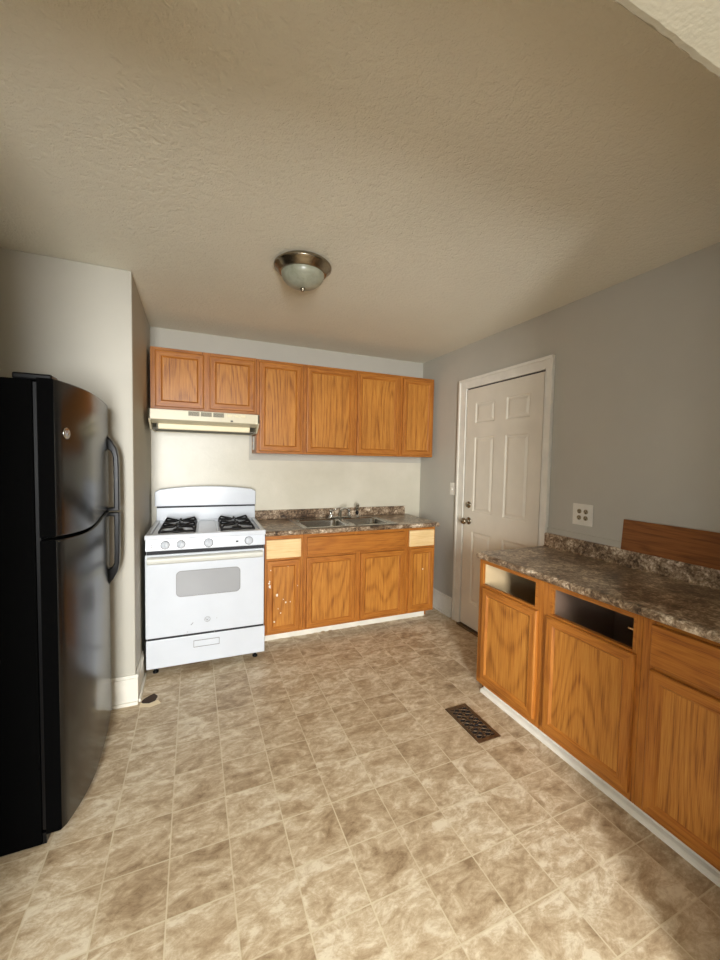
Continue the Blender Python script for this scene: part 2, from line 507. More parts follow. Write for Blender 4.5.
def slab_front(F, u0, u1, z0, z1, parent, mat, name='drawer_front', th=0.019, bev=.005, label=None):
    bm = B(((u0, -th, z0), (u1, 0, z1)), F=F, bev=bev)
    return mk(name, bm, mat, parent, label=label)

def face_frame(F, u0, u1, z0, z1, opens, parent, mats, d=-.019, th=.019):
    """solid face frame with rectangular openings [(u0,u1,z0,z1)]"""
    us = sorted({u0, u1, *[o[0] for o in opens], *[o[1] for o in opens]})
    zs = sorted({z0, z1, *[o[2] for o in opens], *[o[3] for o in opens]})
    bm = bmesh.new()
    # stiles as full columns where no opening in the column, else rails
    for i in range(len(us) - 1):
        a, b = us[i], us[i + 1]; c = (a + b) / 2
        run = None
        cells = []
        for j in range(len(zs) - 1):
            m = (zs[j] + zs[j + 1]) / 2
            s = not any(o[0] < c < o[1] and o[2] < m < o[3] for o in opens)
            if s:
                if run is None: run = [zs[j], zs[j + 1]]
                else: run[1] = zs[j + 1]
            else:
                if run: cells.append(run)
                run = None
        if run: cells.append(run)
        for z_a, z_b in cells:
            full = (z_b - z_a) > (z1 - z0) * .95
            box(bm, (a, d - th, z_a), (b, d, z_b), F, 0 if full else 1)
    return mk('face_frame', bm, mats, parent)

def carcass(F, u0, u1, z0, z1, depth, parent, mats, ins, d=-.038, toe=0, top=False, toe_set=.07):
    t = .014; bm = bmesh.new()
    for a in (u0, u1 - t):
        if toe:
            prism(bm, [(-depth, 0), (d - toe_set - .03, 0), (d - toe_set - .03, toe), (d, toe), (d, z1), (-depth, z1)], lambda p, tt: F(tt, p[0], p[1]), a, a + t)
        else:
            box(bm, (a, -depth, z0), (a + t, d, z1), F)
        mk('side_panel', bm, mats, parent); bm = bmesh.new()
    bm.free(); bm = bmesh.new()
    box(bm, (u0 + t, -depth, max(z0, toe)), (u1 - t, -depth + .006, z1), F)
    box(bm, (u0 + t, -depth + .006, max(z0, toe)), (u1 - t, d, max(z0, toe) + .012), F)
    if top: box(bm, (u0 + t, -depth + .006, z1 - .012), (u1 - t, d, z1), F)
    e = .001
    for a, b in ((u0 + t, u0 + t + e), (u1 - t - e, u1 - t)):
        box(bm, (a, -depth + .006, max(z0, toe) + .012), (b, d, z1 - .012), F)
    return mk('inner_shell', bm, ins, parent)

OV = [OAK[2], OAK[0]]; PV = [PAN[2]]
F_U = Fr((0, 3.278, 0), (1, 0, 0), (0, -1, 0))       # d=0 is the door face
F_B = Fr((0, 2.958, 0), (1, 0, 0), (0, -1, 0))
UD = YB - 3.278 - .001

def wall_cab(label, u0, u1, z0, z1, doors):
    t = thing('wall_cabinet', label, 'cabinet', (u0 + (u1 - u0) / 2, 3.42, z0), 'oak wall cabinets')
    carcass(F_U, u0, u1, z0, z1, UD, t, [OAK[2]], OAK[0], top=True)
    face_frame(F_U, u0, u1, z0, z1, [(a + .012, b - .012, c + .012, d - .012) for a, b, c, d in doors], t, OV)
    for a, b, c, d in doors: cab_door(F_U, a, b, c, d, t, OV)
    return t
wall_cab('short oak wall cabinet with two doors above the range hood', -.294, .473, 1.788, 2.266, [(-.262, .075, 1.828, 2.243), (.117, .458, 1.832, 2.240)])
cab2 = wall_cab('tall single-door oak wall cabinet directly right of the range hood', .475, .868, 1.497, 2.264, [(.497, .848, 1.515, 2.243)])
wall_cab('widest oak wall cabinet with two tall doors above the sink', .870, 1.814, 1.497, 2.264, [(.895, 1.338, 1.512, 2.245), (1.368, 1.798, 1.512, 2.245)])
c4 = wall_cab('narrow oak wall cabinet at the right end beside the grey wall', 1.816, 2.190, 1.497, 2.264, [(1.838, 2.172, 1.512, 2.245)])

BD = YB - 2.958 - .007
def base_cab(label, u0, u1, doors, drawers, dmat, dname='drawer_front', dlabel=None):
    t = thing('base_cabinet', label, 'cabinet', ((u0 + u1) / 2, 3.25, 0), 'oak base cabinets under the sink counter')
    carcass(F_B, u0, u1, 0, .862, BD, t, [OAK[2]], INS, toe=.088)
    face_frame(F_B, u0, u1, .088, .862, [(a + .01, b - .01, c + .012, d - .012) for a, b, c, d in doors], t, OV)
    for a, b, c, d in doors: cab_door(F_B, a, b, c, d, t, OV)
    for a, b, c, d in drawers: slab_front(F_B, a, b, c, d, t, dmat, dname, label=dlabel)
    return t
b1 = base_cab('narrow oak base cabinet beside the white stove, with pale unstained drawer front', .497, .795, [(.512, .772, .103, .668)], [(.507, .776, .688, .832)], RAW[0], dlabel='pale unstained drawer front')
base_cab('wide oak sink base cabinet with two doors under the double sink', .797, 1.733, [(.822, 1.242, .103, .672), (1.290, 1.706, .103, .672)], [(.826, 1.710, .690, .835)], OAK[0], 'false_drawer_front')
b3 = base_cab('narrow oak base cabinet at the right end of the sink counter, pale drawer front', 1.735, 2.030, [(1.758, 2.016, .112, .676)], [(1.756, 2.014, .695, .840)], RAW[0], dlabel='pale unstained drawer front')
# white paint drips on the left base cabinet
for u, z, r in ((.531, .515, .006), (.529, .50, .007), (.533, .478, .009), (.537, .465, .004), (.592, .40, .009), (.64, .36, .004), (.66, .335, .006), (.695, .335, .004), (.57, .195, .006), (.655, .145, .007), (.675, .62, .005), (.54, .60, .004), (.75, .46, .003), (.60, .29, .003), (.62, .255, .004)):
    inpanel = (.512 + .062 < u < .772 - .062)
    d = -.0095 if inpanel else 0.0
    k = 7
    ring = [(r * (1 + .3 * random.uniform(-1, 1)) * math.cos(2 * PI * i / k), r * (1 + .3 * random.uniform(-1, 1)) * math.sin(2 * PI * i / k) * 1.2) for i in range(k)]
    bm = bmesh.new()
    prism(bm, ring, lambda p, t, u=u, z=z: F_B(u + p[0], t, z + p[1]), d - .0005, d + .0008)
    mk('paint_drip', bm, M_TRIM, b1, label='white paint drip')
mk('paint_drip', B(((1.90, .0001 - .0105, .476), (1.909, -.0085, .488)), F=F_B), M_TRIM, b3, label='white paint speck')

# right run -----------------------------------------------------------
RD = XR - 1.645 - .010
OVY = [OAK[2], OAK[1]]
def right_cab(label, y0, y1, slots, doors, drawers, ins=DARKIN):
    """y0>y1"""
    u0, u1 = -y0, -y1
    t = thing('base_cabinet', label, 'cabinet', (1.94, (y0 + y1) / 2, 0), 'oak base cabinets under the right counter')
    carcass(F_R, u0, u1, 0, .857, RD, t, [OAK[2]], ins, toe=.060, d=-.038, toe_set=.0)
    op = [(-a + .010, -b - .010, c + .012, d - .012) for a, b, c, d in doors] + [(-a, -b, c, d) for a, b, c, d in slots]
    face_frame(F_R, u0, u1, .060, .857, op, t, OVY)
    for a, b, c, d in doors: cab_door(F_R, -a, -b, c, d, t, OVY)
    for a, b, c, d in drawers: slab_front(F_R, -a, -b, c, d, t, OAK[1])
    return t
right_cab('oak base cabinet nearest the white door, with a short open drawer slot', 1.930, 1.443, [(1.902, 1.496, .694, .826)], [(1.886, 1.470, .097, .682)], [], INS)
rc = right_cab('middle oak base cabinet below the right counter, with a long dark empty drawer slot', 1.441, .960, [(1.389, .996, .692, .825)], [(1.410, .977, .093, .682)], [])
bm = bmesh.new(); lathe(bm, [(0, 0), (.004, 0), (.004, .03), (0, .03)], F_R(-1.005, -.05, .765), (0, 1, 0), 10)
mk('drawer_peg', bm, M_COPPER, rc)
right_cab('oak base cabinet closest to the camera with its drawer front in place', .958, .420, [], [(.920, .45, .080, .652)], [(.920, .45, .670, .834)])

# ------------------------------------------------------------------ worktops
def worktop_profile(front, back, zt, zb, splash, st=.02):
    """2D profile (depth, z): bullnose front, cove and backsplash"""
    r = (zt - zb) / 2
    P = [(back, zb), (front + r, zb)]
    for i in range(1, 8):
        a = -PI / 2 - PI * i / 8
        P.append((front + r + r * math.cos(a), (zt + zb) / 2 + r * math.sin(a)))
    P.append((front + r, zt))
    P += [(back - st - .012, zt), (back - st - .004, zt + .003), (back - st, zt + .012), (back - st, splash - .006), (back - st + .006, splash), (back, splash)]
    return P
# back worktop with sink cut-out
CT = .903
HOLE = (.82, 1.63, 2.995, 3.40)
bm = bmesh.new()
zb = .865
r = (CT - zb) / 2
slab_hole(bm, .492, 2.048, 2.93 + r, YB - .006, zb, CT, [HOLE])
nose = [(2.93 + r, zb)] + [(2.93 + r - r * math.sin(PI * i / 8), (CT + zb) / 2 - r * math.cos(PI * i / 8)) for i in range(1, 8)] + [(2.93 + r, CT)]
prism(bm, nose, lambda p, t: Vector((t, p[0], p[1])), .492, 2.048)
wt = tag(mk('worktop', bm, M_STONE), 'brown speckled laminate worktop holding the sink, right of the stove', 'counter')
mk('backsplash', B(((.492, YB - .026, CT), (2.032, YB - .0065, .988)), bev=.005), M_STONE, wt)
# right worktop
bm = bmesh.new()
P = worktop_profile(1.617, XR - .009, .896, .857, .987)
prism(bm, P, lambda p, t: Vector((p[0], t, p[1])), YN1 + .002, 1.916)
tag(mk('worktop', bm, M_STONE, bevel=0.002), 'long brown speckled laminate worktop along the right wall', 'counter')

# ------------------------------------------------------------------ sink
def sink():
    t = thing('kitchen_sink', 'stainless steel double-bowl sink set in the back worktop', 'sink', (1.27, 3.24, .80))
    bm = bmesh.new()
    b1 = (.838, 1.212, 3.012, 3.385); b2 = (1.262, 1.605, 3.012, 3.385)
    slab_hole(bm, .795, 1.650, 2.965, 3.500, CT + .0005, CT + .005, [b1, b2])
    mk('rim', bm, M_STEEL, t, bevel=.002)
    for b in (b1, b2):
        bm = bmesh.new()
        def ring(i, z, rad):
            out = []
            x0, x1, y0, y1 = b[0] + i, b[1] - i, b[2] + i, b[3] - i
            for cx, cy, a0 in ((x1 - rad, y1 - rad, 0), (x0 + rad, y1 - rad, PI / 2), (x0 + rad, y0 + rad, PI), (x1 - rad, y0 + rad, 1.5 * PI)):
                for k in range(6):
                    a = a0 + PI / 2 * k / 5
                    out.append(bm.verts.new((cx + rad * math.cos(a), cy + rad * math.sin(a), z)))
            return out
        rs = [ring(0, CT + .005, .03), ring(0.004, CT - .01, .045), ring(.012, CT - .13, .06), ring(.035, CT - .165, .06), ring(.12, CT - .17, .04)]
        for a, c in zip(rs, rs[1:]):
            for k in range(24):
                f = bm.faces.new((a[k], a[(k + 1) % 24], c[(k + 1) % 24], c[k])); f.smooth = True
        bm.faces.new(rs[-1])
        o = mk('bowl', bm, M_STEEL, t)
        md = o.modifiers.new('solid', 'SOLIDIFY'); md.thickness = .0012; md.offset = 1
        bm = bmesh.new(); lathe(bm, [(0, 0), (.03, 0), (.042, .002), (.042, .004), (.034, .003), (0, .003)], ((b[0] + b[1]) / 2, (b[2] + b[3]) / 2, CT - .1695), n=20)
        mk('drain', bm, M_CHROME, o)
sink()
def faucet():
    z = CT + .0052; y = 3.44
    t = thing('faucet', 'chrome two-handle faucet on the back rim of the sink', 'faucet', (1.275, y, z))
    mk('deck_plate', B(((1.165, y - .022, z), (1.385, y + .022, z + .014)), bev=.006), M_CHROME, t)
    bm = bmesh.new()
    tube(bm, [(1.275, y, z + .01), (1.275, y, z + .05), (1.277, y - .02, z + .075), (1.287, y - .09, z + .10), (1.295, y - .16, z + .105), (1.297, y - .18, z + .09)], [.016, .015, .013, .011, .010, .011], 14)
    mk('spout', bm, M_CHROME, t)
    for x, dx in ((1.185, -1), (1.365, 1)):
        bm = bmesh.new()
        lathe(bm, [(0, 0), (.020, 0), (.020, .012), (.013, .02), (.012, .045), (.016, .05), (.016, .062), (0, .066)], (x, y, z + .014), n=18)
        tube(bm, [(x, y, z + .066), (x - .025 * dx, y - .02, z + .078), (x - .05 * dx, y - .035, z + .092)], [.006, .007, .006], 8)
        mk('handle', bm, M_CHROME, t)
    t = thing('sink_sprayer', 'chrome side sprayer standing right of the faucet', 'sprayer', (1.45, y, z))
    bm = bmesh.new()
    lathe(bm, [(0, 0), (.022, 0), (.022, .006), (.014, .014), (.012, .026), (0, .026)], (1.45, y, z), n=18); mk('base', bm, M_CHROME, t)
    bm = bmesh.new(); lathe(bm, [(0, .026), (.013, .026), (.015, .05), (.012, .052), (0, .052)], (1.45, y, z), n=18); mk('collar', bm, M_BLACKP, t)
    bm = bmesh.new(); lathe(bm, [(0, .052), (.013, .052), (.016, .09), (.018, .115), (.014, .13), (0, .134)], (1.45, y, z), n=18)
    tube(bm, [(1.45, y, z + .118), (1.445, y - .03, z + .122), (1.44, y - .045, z + .112)], [.012, .011, .012], 10)
    mk('spray_head', bm, M_CHROME, t)
faucet()

# ------------------------------------------------------------------ stove
def stove():
    x0, x1, yf = -.282, .478, 2.813
    t = thing('gas_stove', 'white gas stove with four black-grated burners left of the sink cabinets', 'stove', (0.093, 3.15, 0))
    xm = (x0 + x1) / 2
    S = Fr((0, yf, 0), (1, 0, 0), (0, -1, 0))
    back = 3.50
    mk('body', B(((x0 + .004, yf + .022, .05), (x1 - .004, back, .905))), M_WHITE, t, bevel=.003)
    # gap strips behind door joints
    mk('joint_strip', B(((x0 + .008, yf + .006, .235), (x1 - .008, yf + .022, .262))), M_GAP, t)
    mk('joint_strip', B(((x0 + .008, yf + .006, .805), (x1 - .008, yf + .022, .840))), M_GAP, t)
    # drawer
    bm = bmesh.new(); box(bm, (x0, -.022, .052), (x1, 0, .243), S, 0, .004)
    dr = mk('drawer', bm, M_WHITE, t)
    bm = bmesh.new()
    for a, b in (((.004, 0, .160), (.170, .003, .163)), ((.004, 0, .204), (.170, .003, .207)), ((.004, 0, .16), (.007, .003, .207)), ((.167, 0, .16), (.170, .003, .207))): box(bm, a, b, S)
    mk('pull', bm, M_GREYMARK, dr)
    # oven door
    bm = bmesh.new()
    box(bm, (x0 - .002, -.022, .256), (x1 - .006, 0, .812), S, 0, .006)
    od = mk('oven_door', bm, M_WHITE, t)
    bm = bmesh.new()
    def rr(u0, u1, z0, z1, r, k=6):
        P = []
        for cx, cz, a0 in ((u1 - r, z1 - r, 0), (u0 + r, z1 - r, PI / 2), (u0 + r, z0 + r, PI), (u1 - r, z0 + r, 1.5 * PI)):
            for i in range(k + 1): P.append((cx + r * math.cos(a0 + PI / 2 * i / k), cz + r * math.sin(a0 + PI / 2 * i / k)))
        return P
    prism(bm, rr(-.098, .304, .522, .690, .028), lambda p, tt: S(p[0], tt, p[1]), -.002, .0015)
    mk('window', bm, M_OVENGLASS, od)
    bm = bmesh.new()
    o_, i_ = rr(-.102, .308, .518, .694, .031), rr(-.098, .304, .522, .690, .028)
    A = [bm.verts.new(S(p[0], .0022, p[1])) for p in o_]; Bv = [bm.verts.new(S(p[0], .0022, p[1])) for p in i_]
    C = [bm.verts.new(S(p[0], 0, p[1])) for p in o_]
    for k in range(len(A)):
        k2 = (k + 1) % len(A)
        bm.faces.new((A[k], A[k2], Bv[k2], Bv[k])); bm.faces.new((C[k], C[k2], A[k2], A[k]))
    mk('window_border', bm, M_GREYMARK, od)
    # handle bar: wide flat shelf
    bm = bmesh.new()
    P = [(0, .748), (.018, .752), (.034, .762), (.038, .778), (.034, .792), (.018, .800), (0, .800)]
    prism(bm, P, lambda p, tt: S(tt, p[0], p[1]), x0 + .012, x1 - .018)
    mk('handle', bm, M_HANDLE, od, bevel=.003)
    # round maker badge: ring with a scripted monogram
    cx, cz = .092, .345
    bm = bmesh.new()
    for k in range(28):
        a = 2 * PI * k / 28; b = 2 * PI * (k + 1) / 28
        q = [S(cx + r_ * math.cos(x), .0015, cz + r_ * math.sin(x)) for r_, x in ((.019, a), (.019, b), (.0165, b), (.0165, a))]
        bm.faces.new([bm.verts.new(v) for v in q])
    def stroke(pts, r=.0011):
        tube(bm, [S(cx + a, .0015, cz + b) for a, b in pts], r, 6)
    stroke([(.000 - .001, .008), (-.005, .010), (-.010, .006), (-.011, -.001), (-.008, -.006), (-.003, -.004), (-.002, .001), (-.006, .001)])
    stroke([(-.002, .001), (-.002, -.006), (-.006, -.011)])
    stroke([(.010, .007), (.006, .010), (.002, .007), (.005, .002), (.001, -.002), (.002, -.008), (.007, -.009), (.011, -.004)])
    mk('badge', bm, M_GREYMARK, od)
    bm = bmesh.new()
    stroke_pts = [((-.012, .318), (.002, .334)), ((-.035, .272), (-.032, .276)), ((.150, .345), (.153, .347)), ((.135, .249), (.139, .262))]
    bm.free()
    for a, b in stroke_pts:
        bm = bmesh.new(); tube(bm, [S(a[0], .001, a[1]), S((a[0] + b[0]) / 2 + .001, .001, (a[1] + b[1]) / 2), S(b[0], .001, b[1])], .0018, 5)
        mk('scratch', bm, M_GREYMARK, od)
    # control panel, slightly leaning back
    bm = bmesh.new()
    P = [(-.022, .838), (.008, .838), (.010, .845), (-.004, .912), (-.022, .912)]
    prism(bm, P, lambda p, tt: S(tt, p[0], p[1]), x0 + .002, x1 - .002)
    cp = mk('control_panel', bm, M_WHITE, t, bevel=.002)
    nrm = Vector((0, -math.cos(.2), math.sin(.2)))
    for ux, big in ((-.165, 0), (-.070, 0), (.100, 1), (.364, 0)):
        R = .024 if not big else .026
        z = .874
        c = S(ux, .0035, z)
        bm = bmesh.new()
        lathe(bm, [(0, -.004), (R, -.004), (R, .010), (R * .9, .014), (0, .014)], c, nrm, 28)
        k = mk('knob', bm, M_WHITE, cp)
        bm = bmesh.new()
        ctr = Vector(c) + nrm * .014
        up = Vector((0, math.sin(.2), math.cos(.2)))
        ang = .6 if ux == -.070 else 0.1
        dr_ = up * math.cos(ang) + Vector((1, 0, 0)) * math.sin(ang)
        tube(bm, [ctr - dr_ * R * .85, ctr, ctr + dr_ * R * .85], [.004, .0055, .004], 8)
        mk('grip', bm, M_WHITE, k)
        bm = bmesh.new()
        lathe(bm, [(R + .0005, -.003), (R + .0045, -.003), (R + .0045, .001), (R + .0005, .001)], c, nrm, 28)
        mk('dial_ring', bm, M_GREYMARK, k)
    mk('clock_display', B(((.277, .0015, .868), (.293, .006, .878)), F=S), M_GAP, cp)
    mk('label_plate', B(((-.248, .0025, .858), (-.238, .0066, .868)), ((-.246, .0, .874), (-.240, .0045, .884)), F=S), M_GREYMARK, cp)
    # cooktop: tray with raised rim
    bm = bmesh.new()
    slab_hole(bm, x0 - .002, x1 + .002, yf - .012, back - .045, .912, .944, [(x0 + .028, x1 - .028, yf + .045, back - .075)])
    box(bm, (x0 + .01, yf + .03, .912), (x1 - .01, back - .06, .926))
    ck = mk('cooktop', bm, M_WHITE, t, bevel=.005)
    mk('center_panel', B(((.030, yf + .055, .926), (.155, back - .09, .936)), bev=.004), M_WHITE, ck)
    # grates and burners
    zt = .966
    for gx0, gx1 in ((-.208, .012), (.186, .410)):
        gy0, gy1 = yf + .075, back - .115
        bm = bmesh.new()
        r = .007
        def bar(*p): tube(bm, p, r, 6)
        gm = (gx0 + gx1) / 2; ym = (gy0 + gy1) / 2
        zl = .948
        for y in (gy0, gy1, ym): bar((gx0, y, zl), (gx1, y, zl))
        for x in (gx0, gx1): bar((x, gy0, zl), (x, gy1, zl))
        for x in (gx0, gx1):
            for y in (gy0, ym, gy1): bar((x, y, .927), (x, y, zl))
        for ya, yb_ in ((gy0, ym), (ym, gy1)):
            yc = (ya + yb_) / 2
            for (ax, ay) in ((gx0, ya), (gx1, ya), (gx0, yb_), (gx1, yb_)):
                ex, ey = gm + (ax - gm) * .22, yc + (ay - yc) * .22
                bar((ax, ay, zl), (ax + (gm - ax) * .12, ay + (yc - ay) * .12, zt + .006), (ex, ey, zt))
            bar((gm, ya, zl), (gm, ya + .03, zt), (gm, yc - .02, zt)); bar((gm, yb_, zl), (gm, yb_ - .03, zt), (gm, yc + .02, zt))
        mk('grate', bm, M_IRON, ck)
        for ya, yb_ in ((gy0, ym), (ym, gy1)):
            yc = (ya + yb_) / 2
            bm = bmesh.new(); lathe(bm, [(0, 0), (.052, 0), (.050, .006), (.034, .010), (.034, .016), (.030, .020), (0, .021)], (gm, yc, .926), n=24)
            mk('burner', bm, M_IRON, ck)
    # backguard
    bm = bmesh.new()
    box(bm, (x0 + .004, back - .055, .925), (x1 + .004, back - .005, 1.047))
    bg = mk('backguard', bm, M_WHITE, t, bevel=.004)
    bm = bmesh.new(); box(bm, (x0 + .006, back - .058, 1.044), (x1 + .002, back - .01, 1.060)); mk('vent_slot', bm, M_GAP, bg)
    bm = bmesh.new()
    top = []
    a, b = x0 - .006, x1 + .006
    for i in range(25):
        s = i / 24
        z = 1.188 + .030 * (1 - (2 * s - 1) ** 2)
        if i in (0, 24): z -= .014
        top.append((a + (b - a) * s, z))
    P = [(a, 1.058)] + top + [(b, 1.058)]
    prism(bm, P, lambda p, tt: Vector((p[0], tt, p[1])), back - .078, back)
    mk('backguard_top', bm, M_WHITE, bg, bevel=.006)
    for x in (x0 + .05, x1 - .06):
        for y in (yf + .06, back - .06):
            bm = bmesh.new(); lathe(bm, [(0, 0), (.018, 0), (.018, .012), (.009, .016), (.009, .052), (0, .052)], (x, y, 0), n=14)
            mk('foot', bm, M_BLACKP, t)
    t.rotation_euler.z = math.radians(-1.2)
stove()

# ------------------------------------------------------------------ range hood
def hood():
    x0, x1 = -.288, .466
    t = thing('range_hood', 'almond range hood mounted above the stove under the short cabinet', 'range hood', (.09, 3.3, 1.65))
    yf = 3.07; zt = 1.786
    # shell: sides, top, back, fascia, sloped skirt
    bm = bmesh.new()
    side = [(yf, zt), (YB - .008, zt), (YB - .008, 1.650), (3.185, 1.650), (yf + .004, 1.712), (yf, 1.716)]
    for a in (x0, x1 - .012): prism(bm, side, lambda p, tt: Vector((tt, p[0], p[1])), a, a + .012)
    box(bm, (x0, yf, zt - .004), (x1, YB - .008, zt))
    box(bm, (x0, YB - .014, 1.65), (x1, YB - .008, zt))
    box(bm, (x0, yf, 1.716), (x1, yf + .006, zt))
    # skirt slope
    prism(bm, [(yf, 1.716), (yf + .006, 1.712), (3.195, 1.694), (3.195, 1.700)], lambda p, tt: Vector((tt, p[0], p[1])), x0, x1)
    body = mk('shell', bm, M_ALMOND, t, bevel=.002)
    mk('light_lens', B(((x0 + .05, 3.193, 1.655), (x1 - .055, 3.24, 1.697)), bev=.006), M_LENS, t)
    mk('filter', B(((x0 + .012, 3.24, 1.656), (x1 - .012, YB - .02, 1.664))), M_SLOT, t)
    S = Fr((0, yf, 0), (1, 0, 0), (0, -1, 0))
    for a in (-.034, .049, .134):
        bm = bmesh.new(); box(bm, (a, -.001, 1.749), (a + .074, .0008, 1.780), S, 0)
        for i in range(5): box(bm, (a, .0008, 1.751 + i * .006), (a + .074, .003, 1.7522 + i * .006), S, 1)
        mk('vent_slot', bm, [M_SLOT, M_ALMOND], body)
    for a in (.235, .285, .335):
        mk('switch', B(((a, 0, 1.757), (a + .028, .005, 1.773)), F=S, bev=.002), M_LENS, body)
    mk('emblem', B(((.255, 0, 1.722), (.272, .004, 1.731)), F=S), M_GAP, body)
hood()

# electrical plate on the cabinet side beside the hood
F_S = Fr((.475, 0, 0), (0, 1, 0), (-1, 0, 0))
t = thing('outlet_plate', 'small white outlet plate on the cabinet side below the range hood', 'outlet', (.475, 3.44, 1.54))
mk('plate', B(((3.40, .0005, 1.525), (3.47, .006, 1.640)), F=F_S, bev=.002), M_TRIM, t)
for z in (1.556, 1.606): mk('socket', B(((3.42, .006, z - .013), (3.45, .008, z + .013)), F=F_S, bev=.001), M_WHITE, t)

# ------------------------------------------------------------------ refrigerator
def fridge():
    y0, y1 = 1.703, 2.455
    t = thing('refrigerator', 'black top-freezer refrigerator standing against the left wall', 'refrigerator', (-.82, 2.08, 0))
    mk('body', B(((-1.22, y0 + .004, .012), (-.517, y1 - .004, 1.712))), M_FSIDE, t, bevel=.004)
    mk('gasket', B(((-.517, y0 + .014, .06), (-.503, y1 - .014, 1.705))), M_BLACKP, t)
    def xs(y):
        s = (y - y0) / (y1 - y0)
        s = max(0.0, min(1.0, s))
        return -.449 + .052 * (1 - (1 - min(s / .4, 1)) ** 2) - .022 * (max(0, s - .4) / .6) ** 2
    N = 40
    def gapz(y):
        s = (y - y0) / (y1 - y0)
        # seam dips near the hinge side and sweeps up to the handle side
        return 1.150 + .022 * (s ** 1.5) - .012 * math.sin(PI * min(1, s * 1.6)) * (1 if s < .625 else 0)
    def door(name, zlo, zhi, label=None):
        bm = bmesh.new()
        rows = []
        for i in range(N + 1):
            y = y0 + (y1 - y0) * i / N
            a, b = zlo(y), zhi(y)
            x = xs(y)
            e = .007
            if i in (0, N): x -= .006
            prof = [(-.503, a), (x - e, a), (x - e * .3, a + e * .3), (x, a + e), (x, b - e), (x - e * .3, b - e * .3), (x - e, b), (-.503, b)]
            rows.append([bm.verts.new((px, y, pz)) for px, pz in prof])
        for a, b in zip(rows, rows[1:]):
            for k in range(8):
                f = bm.faces.new((a[k], a[(k + 1) % 8], b[(k + 1) % 8], b[k])); f.smooth = k in (2, 3, 4, 1, 5)
        for rw in (rows[0], rows[-1]):
            bm.faces.new(rw).material_index = 1
        return mk(name, bm, [M_FRIDGE, M_FSIDE], t)
    fz = door('freezer_door', lambda y: gapz(y) + .005, lambda y: 1.719)
    fd = door('refrigerator_door', lambda y: .052, lambda y: gapz(y) - .005)
    # chrome lip following the seam
    bm = bmesh.new()
    pts = [(xs(y0 + (y1 - y0 - .03) * i / 20) + .001, y0 + (y1 - y0 - .03) * i / 20, gapz(y0 + (y1 - y0 - .03) * i / 20) - .008) for i in range(21)]
    tube(bm, pts, .004, 6); mk('door_lip', bm, M_FRIDGE, fd)
    # round badge
    y = 1.757; c = Vector((xs(y) - .001, y, 1.531))
    nx = (xs(y + .01) - xs(y - .01)) / .02
    nv = Vector((1, -nx, 0)).normalized()
    bm = bmesh.new(); lathe(bm, [(0, 0), (.021, 0), (.021, .003), (.018, .004), (0, .004)], c, nv, 28)
    bd = mk('badge', bm, M_STEEL, fz)
    e1 = Vector((0, 0, 1)); e2 = nv.cross(e1) * -1
    bm = bmesh.new()
    def st(p): tube(bm, [c + nv * .0045 + e2 * a + e1 * b for a, b in p], .0011, 6)
    st([(-.001, .008), (-.005, .010), (-.010, .006), (-.011, -.001), (-.008, -.006), (-.003, -.004), (-.002, .001), (-.006, .001)])
    st([(-.002, .001), (-.002, -.006), (-.006, -.011)])
    st([(.010, .007), (.006, .010), (.002, .007), (.005, .002), (.001, -.002), (.002, -.008), (.007, -.009), (.011, -.004)])
    mk('monogram', bm, M_GREYMARK, bd)
    # handles: flat bar loops at the far edge
    yh0, yh1 = 2.375, 2.418
    xb = xs(2.40) - .004
    def handle(name, pts_out, pts_in, parent):
        bm = bmesh.new()
        n_ = len(pts_out)
        ring = []
        for y in (yh0, yh1):
            ring.append(([bm.verts.new((xb + a * .88, y, b)) for a, b in pts_out], [bm.verts.new((xb + a * .88, y, b)) for a, b in pts_in]))
        (Ao, Ai), (Bo, Bi) = ring
        for k in range(n_ - 1):
            bm.faces.new((Ao[k], Ao[k + 1], Ai[k + 1], Ai[k])); bm.faces.new((Bo[k], Bi[k], Bi[k + 1], Bo[k + 1]))
            bm.faces.new((Ao[k], Bo[k], Bo[k + 1], Ao[k + 1])); bm.faces.new((Ai[k], Ai[k + 1], Bi[k + 1], Bi[k]))
        bm.faces.new((Ao[0], Ai[0], Bi[0], Bo[0])); bm.faces.new((Ao[-1], Bo[-1], Bi[-1], Ai[-1]))
        return mk(name, bm, M_BLACKP, parent, bevel=.005)
    zt, zg = HZ
    out = [(.0, zt), (.030, zt - .032), (.052, zt - .070), (.062, zt - .115), (.064, zt - .17), (.065, zg + .06), (.065, zg + .004), (.0, zg + .004)]
    inn = [(.0, zt - .080), (.012, zt - .080), (.026, zt - .090), (.034, zt - .115), (.036, zt - .17), (.037, zg + .06), (.036, zg + .022), (.0, zg + .020)]
    handle('handle', out, inn, fz)
    zb_ = HB
    out = [(.0, zb_), (.028, zb_ + .032), (.050, zb_ + .070), (.060, zb_ + .115), (.063, zb_ + .17), (.065, zg - .06), (.065, zg - .004), (.0, zg - .004)]
    inn = [(.0, zb_ + .092), (.012, zb_ + .092), (.024, zb_ + .100), (.034, zb_ + .120), (.036, zb_ + .17), (.037, zg - .06), (.036, zg - .024), (.0, zg - .022)]
    handle('handle', out, inn, fd)
    # hinge cover, kick plate, feet
    bm = bmesh.new(); box(bm, (-.575, y0 + .012, 1.712), (-.462, y0 + .085, 1.735), W, 0, .006); mk('hinge_cover', bm, M_BLACKP, t)
    mk('kick_plate', B(((-.53, y0 + .012, .008), (-.505, y1 - .012, .05))), M_BLACKP, t)
    for y in (y0 + .04, y1 - .04):
        for x in (-.56, -1.15):
            bm = bmesh.new(); lathe(bm, [(0, 0), (.02, 0), (.02, .036), (0, .036)], (x, y, 0), n=14); mk('foot', bm, M_BLACKP, t)
HZ = (1.562, 1.158); HB = .765
fridge()

